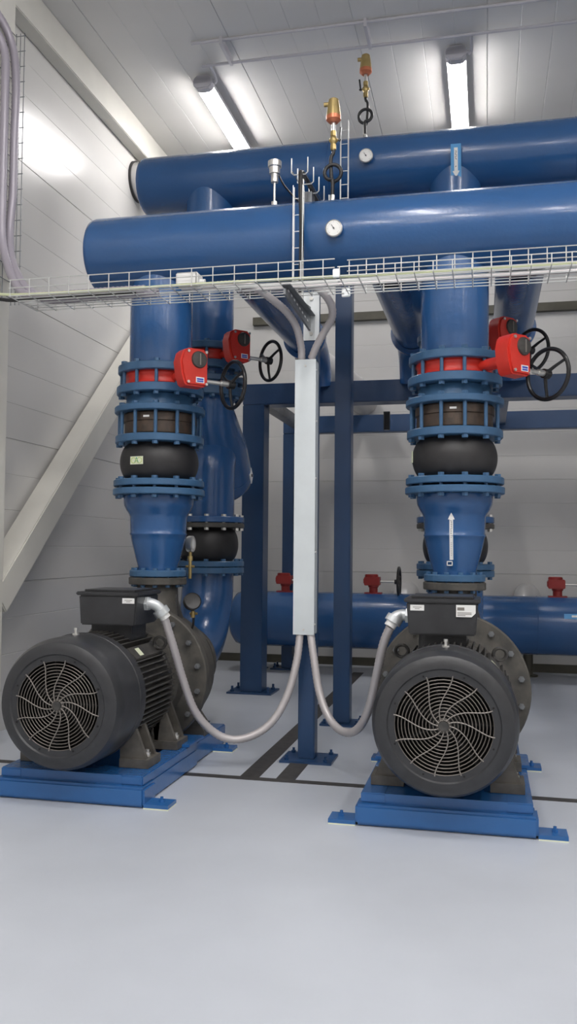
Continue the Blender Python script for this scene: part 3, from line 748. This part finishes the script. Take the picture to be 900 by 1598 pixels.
# ------------------------------------------------------------------ trunking and trays
t = thing('cable_trunking', 'long pale zinc cable trunking fixed upright on the blue post', 'trunking', (-1.08, 5.25, .78))
obj('cover', MB().box(-.065, .065, -.056, -.052, 0, 1.68), M['trunk'], t)
obj('duct_body', MB().box(-.062, -.058, -.052, .048, .002, 1.678).box(.058, .062, -.052, .048, .002, 1.678).box(-.058, .058, .0, .048, .002, 1.678).box(-.062, .062, -.052, .048, .002, .006).box(-.062, .062, -.052, .048, 1.674, 1.678), M['trunk'], t)
for z in (.06, .5, .95, 1.3, 1.62): obj('screw', lambda: MB().hexa((.062, -.02, 0), (1, 0, 0), .012, .006), M['bright'], t, (0, 0, z), key='trs')
for z in (1.64, .03): obj('cover_screw', lambda: MB().hexa((0, -.056, 0), (0, -1, 0), .012, .004), M['bright'], t, (0, 0, z), key='trs2')

def wire_tray(name, label, x0, x1, y0, y1, z, near, far, pitch, nb=6, lip=None):
    t = thing(name, label, 'cable tray', (0, 0, 0), 'wire mesh cable trays')
    r = .0032; L = MB(); X = MB()
    rows = [(y0 + (y1 - y0) * k / nb, z) for k in range(nb + 1)] + [(y0, z + near * q) for q in ((.5, 1) if near > .07 else (1,))] + [(y1, z + far * q) for q in ((.34, .67, 1) if far > .12 else (.5, 1))]
    for y, zz in rows: L.tube([(x0, y, zz), (x1, y, zz)], r, 6)
    n = int((x1 - x0) / pitch)
    for k in range(n + 1):
        x = x0 + .012 + k * pitch
        X.tube([(x, y0 - .004, z + near), (x, y0 - .004, z - .005), (x, y1 + .004, z - .005), (x, y1 + .004, z + far)], r, 5)
    obj('long_wires', L, M['wire'], t); obj('cross_wires', X, M['wire'], t)
    return t
tl = wire_tray('wire_cable_tray', 'wire mesh cable tray on the left, ending at the bracket of the blue post', -2.75, -.80, 4.6, 4.92, 2.775, .095, .06, .125)
trr = wire_tray('wire_cable_tray', 'wire mesh cable tray on the right with a tall back side, running out of frame', -.785, 3.6, 4.6, 4.93, 2.775, .05, .195, .1)
obj('coupler', MB().obox((-.79, 4.6, 2.79), (.04, .012, .05), ((1, 0, 0), (0, 1, 0), (0, 0, 1))), M['galv'], trr, bevel=.004)
obj('coupler', MB().obox((-.79, 4.93, 2.78), (.05, .012, .05), ((1, 0, 0), (0, 1, 0), (0, 0, 1))), M['galv'], trr, bevel=.004)
t = thing('tray_bracket', 'dark perforated arm bracket reaching from the blue post to the left wire tray', 'bracket', (-1.075, 5.29, 0))
obj('back_plate', MB().box(-.04, .06, .0, .008, 2.6, 2.9), M['galv'], t, label='bright galvanised plate')
for z in (2.64, 2.76, 2.86): obj('bolt', lambda: MB().hexa((.01, 0, 0), (0, -1, 0), .022, .012), M['bright'], t, (0, 0, z), key='tbb')
a0, a1 = V((.01, 0, 2.66)), V((.01, -.70, 2.77)); dd = (a1 - a0).normalized()
def arm():
    m = MB(); m.prism([(0, -.06), (.0, .09), (-.70, .0), (-.70, -.03)], (-.006, 0, 2.72), (0, 1, 0), (0, 0, 1), .012) 
    m.obox((.01, -.35, 2.748), (.05, .72, .006), ((1, 0, 0), (0, 1, .02), (0, 0, 1)))
    return m
obj('arm', arm(), M['dgalv'], t)
for k in range(8): obj('slot', lambda: MB().obox((.0065, 0, 0), (.002, .03, .01), ((1, 0, 0), (0, 1, .0), (0, 0, 1))), M['label'], t, (0, -.1 - k * .075, 2.70 + k * .004), key='tbs')
t = thing('tray_bracket', 'plain steel arm hidden above the right wire tray, clamped to the header', 'bracket', (1.2, 5.0, 0))
obj('arm', MB().box(-.02, .02, -.4, .12, 2.74, 2.765).box(-.02, .02, .08, .12, 2.74, 3.1), M['dgalv'], t)

def ladder(name, label, x, y, z0, z1, w):
    t = thing(name, label, 'cable tray', (x, y, 0))
    m = MB()
    for s in (-1, 1):
        for dy in (0, -.03): m.tube([(s * w / 2, dy, z0), (s * w / 2, dy, z1)], .003, 6)
    obj('rails', m, M['wire'], t); r = MB()
    k = z0 + .04
    while k < z1:
        r.tube([(-w / 2, -.03, k), (-w / 2, 0, k), (w / 2, 0, k), (w / 2, -.03, k)], .0028, 5); k += .1
    obj('rungs', r, M['wire'], t)
    return t
ladder('cable_ladder', 'narrow upright wire ladder tray in front of the bright front header', -1.095, 5.035, 2.76, 3.47, .058)
ladder('cable_ladder', 'narrow upright wire ladder tray in front of the dark rear header', -1.0, 6.15, 3.5, 4.4, .056)
t = thing('cable_ladder', 'short level wire tray bridging from the front header to the rear header', 'cable tray', (-1.1, 0, 3.56))
m = MB()
for s in (-1, 1):
    for zz in (0, .0): m.tube([(s * .035, 5.02, zz), (s * .035 + .05, 6.12, zz)], .003, 6)
obj('rails', m, M['wire'], t); m = MB()
for k in range(8):
    y = 5.06 + k * .145; o = .05 * (y - 5.02) / 1.1
    m.tube([(o - .05, y, .1), (o - .05, y, .01), (o - .035, y, -.003), (o + .035, y, -.003), (o + .05, y, .01), (o + .05, y, .1)], .004, 6)
obj('hoops', m, M['wire'], t)
obj('strap', MB().obox((-.0, 5.35, -.02), (.06, .1, .02), ((1, 0, 0), (0, 1, 0), (0, 0, 1))).box(-.03, .03, 5.3, 5.4, -.08, -.02), M['dgalv'], t)
tag(obj('black_cable', MB().tube(catmull([(-1.08, 5.03, 2.83), (-1.075, 5.022, 3.2), (-1.085, 5.03, 3.5), (-1.09, 5.12, 3.585), (-1.08, 5.6, 3.585), (-1.06, 6.05, 3.59)], 6), .014, 8), M['cable']), 'black cable climbing the front wire ladder and over the bright header', 'cable')
tag(obj('black_cable', MB().tube(catmull([(-1.32, 5.4, 3.74), (-1.28, 5.45, 3.66), (-1.2, 5.6, 3.6), (-1.12, 5.7, 3.6)], 6), .006, 6), M['cable']), 'thin black lead drooping from the steel sensor head on the front header', 'cable')
# cables lying in the trays
for i, (pts, r, m_, lab) in enumerate((
    ([(-3.05, 4.75, 2.93), (-2.9, 4.68, 2.83), (-2.7, 4.63, 2.79), (-2.2, 4.64, 2.788), (-1.6, 4.63, 2.787), (-1.0, 4.64, 2.787), (-.3, 4.66, 2.787), (1.5, 4.66, 2.787)], .0085, 'ycable', 'pale yellow-green cable lying along the near side of the left wire tray'),
    ([(-1.5, 4.7, 2.786), (-.9, 4.72, 2.786), (.2, 4.7, 2.788), (1.6, 4.71, 2.786), (3.4, 4.7, 2.786)], .009, 'white', 'white cable lying in the right wire tray'),
    ([(-1.4, 4.8, 2.788), (-.7, 4.79, 2.787), (.3, 4.8, 2.788), (1.7, 4.79, 2.786), (3.4, 4.8, 2.786)], .011, 'conduit', 'grey cable lying in the middle of the right wire tray'),
    ([(-3.2, 4.5, 3.0), (-3.05, 4.62, 2.86), (-2.86, 4.7, 2.79), (-2.6, 4.72, 2.786), (-2.0, 4.72, 2.786)], .011, 'cable', 'black cable sagging into the left end of the wire tray'))):
    tag(obj('tray_cable', MB().tube(catmull(pts, 6), r, 8), M[m_]), lab, 'cable')
t = thing('junction_box', 'small white junction box sitting in the left wire tray', 'box', (-1.66, 4.68, 2.786))
obj('case', MB().box(-.06, .07, -.05, .05, 0, .075), M['white'], t, bevel=.006)
obj('lid', MB().box(-.055, .065, -.056, -.05, .006, .07), M['white'], t, bevel=.003)
obj('gland', MB().cyl((.07, 0, .03), (.1, 0, .03), .014, n=12), M['white'], t)

# ------------------------------------------------------------------ flexible conduits
def conduit(name, pts, r, m, label, k=8, grp=None):
    pts = catmull(pts, k); L = 0; P = []
    step = r * .5
    # resample evenly and ripple the radius (corrugations)
    acc = [0]
    for a, b in zip(pts, pts[1:]): acc.append(acc[-1] + (b - a).length)
    n = int(acc[-1] / step); j = 0
    rs = []
    for i in range(n + 1):
        d = acc[-1] * i / n
        while j < len(acc) - 2 and acc[j + 1] < d: j += 1
        f = (d - acc[j]) / max(1e-9, acc[j + 1] - acc[j]); P.append(pts[j].lerp(pts[j + 1], f)); rs.append(r * (1 + (.045 if i % 2 else -.045)))
    o = obj(name, MB().tube(P, rs, 12), M[m], angle=60)
    return tag(o, label, 'conduit', grp) if label else o
RC = [(-1.043,5.225,.79),(-1.012,5.19,.631),(-.971,5.15,.448),(-.907,5.1,.317),(-.827,5.03,.257),(-.747,4.95,.263),(-.678,4.87,.328),(-.623,4.8,.449),(-.575,4.72,.636),(-.532,4.64,.80),(-.49,4.596,.898)]
LC = [(-1.107,5.225,.79),(-1.118,5.19,.628),(-1.159,5.15,.44),(-1.233,5.1,.285),(-1.337,5.05,.199),(-1.464,5.0,.172),(-1.575,4.95,.229),(-1.66,4.88,.356),(-1.705,4.8,.544),(-1.735,4.72,.735),(-1.765,4.65,.905)]
conduit('flexible_conduit', RC, .0235, 'conduit', 'grey flexible conduit looping from the trunking foot up to the right motor', grp='motor conduits')
conduit('flexible_conduit', LC, .0235, 'conduit', 'grey flexible conduit looping from the trunking foot to the left motor', grp='motor conduits')
conduit('flexible_conduit', [(-1.11,5.225,2.47),(-1.108,5.19,2.54),(-1.12,5.10,2.64),(-1.153,5.0,2.70),(-1.208,4.9,2.745),(-1.276,4.82,2.79),(-1.342,4.78,2.815),(-1.432,4.76,2.815),(-1.6,4.76,2.812)], .023, 'conduit', 'grey flexible conduit rising left from the trunking top into the wire tray', grp='trunking conduits')
conduit('flexible_conduit', [(-1.05,5.225,2.47),(-1.01,5.19,2.54),(-.952,5.15,2.621),(-.897,5.08,2.682),(-.891,5.0,2.74),(-.93,4.9,2.79),(-.99,4.86,2.812),(-1.08,4.84,2.815)], .023, 'conduit', 'grey flexible conduit curling right from the trunking top into the wire tray', grp='trunking conduits')
def gland(pts, label, grp='conduit elbows'):
    t = thing('conduit_fitting', label, 'fitting', (0, 0, 0), grp)
    pts = [V(p) for p in pts]
    obj('elbow', MB().tube(catmull(pts, 6), .03, 20), M['galv'], t, angle=60)
    d0 = (pts[0] - pts[1]).normalized(); d1 = (pts[-1] - pts[-2]).normalized()
    obj('nut', MB().hexa(pts[0] - d0 * .02, d0, .072, .024), M['galv'], t)
    obj('nut', MB().hexa(pts[-1] - d1 * .035, d1, .078, .035, 12), M['galv'], t)
    obj('sleeve', MB().cyl(pts[-1], pts[-1] + d1 * .026, .031, n=20), M['white'], t, label='white sleeve')
gland([(-.393, 4.62, .955), (-.435, 4.62, .957), (-.466, 4.605, .945), (-.482, 4.598, .918)], 'zinc elbow fitting on the left side of the right motor terminal box')
gland([(-1.865, 4.62, .985), (-1.83, 4.62, .985), (-1.795, 4.635, .965), (-1.772, 4.648, .925)], 'zinc elbow fitting on the right side of the left motor terminal box')
conduit('corrugated_conduit', [(-3.29,4.88,4.95),(-3.2,4.92,4.88),(-3.08,4.99,4.73),(-3.028,5.05,4.567),(-2.999,5.05,4.327),(-3.003,5.05,3.943),(-3.004,5.05,3.603),(-3.009,5.03,3.342),(-2.966,4.98,3.154),(-2.883,4.92,3.014),(-2.781,4.86,2.9),(-2.62,4.83,2.815),(-2.3,4.82,2.812),(-1.9,4.82,2.812)], .027, 'lilac', 'pale corrugated conduit nearest the wall, dropping down the cream column', grp='conduits on the column')
conduit('corrugated_conduit', [(-3.29,4.80,4.88),(-3.2,4.84,4.80),(-3.09,4.92,4.64),(-3.038,4.97,4.496),(-3.03,4.97,4.26),(-3.03,4.97,3.92),(-3.03,4.97,3.584),(-3.02,4.96,3.282),(-2.955,4.92,3.087),(-2.862,4.86,2.94),(-2.75,4.79,2.84),(-2.598,4.76,2.812),(-2.3,4.75,2.812),(-1.95,4.75,2.812)], .027, 'lilac', 'pale corrugated conduit nearer the camera, bending from the cream column into the tray', grp='conduits on the column')
t = thing('wire_cable_tray', 'upright wire mesh cable tray fixed on the cream column', 'cable tray', (0, 0, 0), 'wire mesh cable trays')
m = MB(); X = MB()
for y in (4.6, 4.72, 4.84, 4.96, 5.08, 5.19): m.tube([(-3.085, y, 2.9), (-3.085, y, 4.75)], .003, 6)
for xx in (-3.055, -3.025): m.tube([(xx, 5.19, 2.9), (xx, 5.19, 4.75)], .003, 6)
z = 2.95
while z < 4.75:
    X.tube([(-3.09, 4.6, z), (-3.09, 5.195, z), (-3.02, 5.195, z)], .003, 5); z += .105
obj('long_wires', m, M['dgalv'], t); obj('cross_wires', X, M['dgalv'], t)

# ------------------------------------------------------------------ instruments on the headers
def dial(x, y, z, n, label):
    t = thing('dial_thermometer', label, 'gauge', (x, y, z), 'dial thermometers')
    n = V(n).normalized(); u = V((0, 0, 1)).cross(n).normalized(); up = n.cross(u); up = up if up.z > 0 else -up
    obj('case', MB().lathe([(0, 0), (.046, 0), (.051, .006), (.051, .026), (.046, .03), (.044, .027), (0, .027)], (0, 0, 0), n, 40), M['bright'], t)
    obj('stem', MB().cyl(-n * .07, (0, 0, 0), .012, n=12), M['bright'], t)
    f = obj('face', MB().cyl(n * .0265, n * .0285, .044, n=40), M['label'], t)
    tk = MB()
    for k in range(19):
        a = -PI * .25 + PI * 1.5 * k / 18; dv = u * math.cos(a) + up * math.sin(a)
        tk.obox(n * .029 + dv * .036, (.007 if k % 3 == 0 else .004, .0012, .0008), (dv, n.cross(dv), n))
    obj('scale', tk, M['ink'], f)
    dv = u * -.55 + up * .83
    obj('needle', MB().obox(n * .0305 + dv * .008, (.036, .003, .001), (dv, n.cross(dv), n)).cyl(n * .0295, n * .032, .005, n=12), M['ink'], f)
dial(-.88, 5.045, 3.2, (.0, -1, -.08), 'round white dial thermometer on the bright front header')
dial(-.85, 6.2, 4.155, (0, -1, -.12), 'round white dial thermometer on the dark rear header')
t = thing('temperature_sensor', 'steel sensor head on a thin stem standing on top of the bright front header', 'sensor', (-1.317, YD - .03, 3.455))
obj('socket', MB().cyl((0, 0, 0), (0, 0, .03), .02, n=12).hexa((0, 0, .03), (0, 0, 1), .034, .025), M['bright'], t)
obj('stem', MB().cyl((0, 0, .05), (0, 0, .2), .008, n=12), M['bright'], t)
h = obj('head', MB().cyl((0, 0, .18), (0, 0, .235), .024, n=16).lathe([(0, .235), (.034, .235), (.036, .275), (.044, .28), (.044, .315), (.036, .32), (0, .322)], n=24), M['bright'], t)
for k in range(4): obj('lid_screw', lambda: MB().hexa((0, 0, .32), (0, 0, 1), .01, .006), M['ink'], h, (.03 * math.cos(k * PI / 2 + .4), .03 * math.sin(k * PI / 2 + .4), 0), key='lsc')
def transmitter(x, y, z, s, label, flip=1, rot=0):
    t = thing('pressure_transmitter', label, 'sensor', (x, y, z), 'pressure transmitters on siphon loops', rot)
    # pigtail siphon: up, one loop, up again
    pts = [(0, 0, 0), (0, 0, .06), (.0 * flip, 0, .09), (-.035 * flip, 0, .125)]
    R = .052; zc = .195
    for k in range(15):
        a = -PI * .62 + 2 * PI * k / 13
        pts.append((flip * -R * math.cos(a + PI) * -1 if False else flip * R * math.cos(a), .002 + .022 * k / 14, zc + R * math.sin(a)))
    pts += [(flip * -.004, .024, .278), (0, .024, .31), (0, .024, .345)]
    pts = [(0, 0, 0), (0, 0, .055)] + [(flip * R * math.cos(a), .024 * k / 15, zc + R * math.sin(a)) for k, a in [(k, -PI * .5 - 2.05 * PI * k / 15) for k in range(16)]] + [(flip * -.016, .024, .285), (0, .024, .325), (0, .024, .36)]
    obj('siphon_tube', MB().tube(catmull(pts, 4), .0115, 10), M['cable'], t, angle=60)
    obj('lower_joint', MB().cyl((0, 0, -.02), (0, 0, .02), .016, n=12).hexa((0, 0, .015), (0, 0, 1), .028, .03), M['bright'], t)
    v = obj('shutoff_valve', MB().cyl((0, .024, .345), (0, .024, .47), .014, n=14).hexa((0, .024, .35), (0, 0, 1), .034, .03).hexa((0, .024, .435), (0, 0, 1), .034, .03).lathe([(.014, .385), (.024, .40), (.024, .42), (.014, .435)], (0, .024, 0), n=16).cyl((-.028, .024, .41), (.03, .024, .41), .009, n=10), M['brass'], t)
    obj('lever', MB().obox((flip * .042, .024, .445), (.012, .016, .085), ((1, 0, flip * -.12), (0, 1, 0), (flip * .12, 0, 1))).box(min(0, flip * .05), max(0, flip * .05), .02, .028, .405, .413), M['wheel'], v)
    obj('connector', MB().cyl((0, .024, .46), (0, .024, .525), .013, n=14), M['bright'], t)
    h = obj('housing', MB().lathe([(0, .56), (.046, .562), (.044, .585), (.032, .67), (.026, .675), (0, .676)], (0, .024, 0), n=28), M['brass'], t)
    obj('base_ring', MB().lathe([(0, .522), (.028, .522), (.047, .54), (.047, .565), (.04, .568), (0, .568)], (0, .024, 0), n=28), M['copper'], t, label='reddish base ring')
    obj('plug', MB().cyl((-.02, .024, .645), (-.062, .024, .645), .014, n=14), M['brass'], h)
transmitter(-.944, YD - .02, 3.48, 1, 'brass pressure transmitter on a black looped tube, on the front header', 1)
transmitter(-.895, 6.45, 4.395, 1, 'brass pressure transmitter on a black looped tube, higher on the rear header', -1)
# arrow label on the rear header
arrow_label(hb, 'lblue', 'label', (-.21, -.2215, -.11), (0, -1, -.42), (0, .4, -1), .2, .026, .045, plate=(.072, .25))

# ------------------------------------------------------------------ camera, world, output look
yaw, pitch, roll = (math.radians(a) for a in (12.7875, 2.4048, .4962))
F = V((-math.sin(yaw) * math.cos(pitch), math.cos(yaw) * math.cos(pitch), math.sin(pitch)))
r = V((math.cos(yaw), math.sin(yaw), 0)); u = r.cross(F)
R_ = r * math.cos(roll) + u * math.sin(roll); U_ = u * math.cos(roll) - r * math.sin(roll)
cd = bpy.data.cameras.new('camera'); cam = bpy.data.objects.new('camera', cd); C.objects.link(cam)
mw = Matrix((R_, U_, -F)).transposed().to_4x4(); mw.translation = V((0, 0, 1.30)); cam.matrix_world = mw
cd.sensor_fit = 'VERTICAL'; cd.sensor_height = 24; cd.sensor_width = 24; cd.lens = 24 * 1361.69 / 1598; cd.clip_start = .05
S.camera = cam
wd = bpy.data.worlds.new('world'); S.world = wd; wd.use_nodes = True
wd.node_tree.nodes['Background'].inputs[0].default_value = (.8, .85, 1, 1); wd.node_tree.nodes['Background'].inputs[1].default_value = .1
S.view_settings.view_transform = 'Standard'; S.view_settings.look = 'None'; S.view_settings.gamma = 1
S.view_settings.use_curve_mapping = False; S.view_settings.exposure = 0.98
S.cycles.use_denoising = True
S.cycles.max_bounces = 8; S.cycles.diffuse_bounces = 5
S.cycles.sample_clamp_indirect = 4
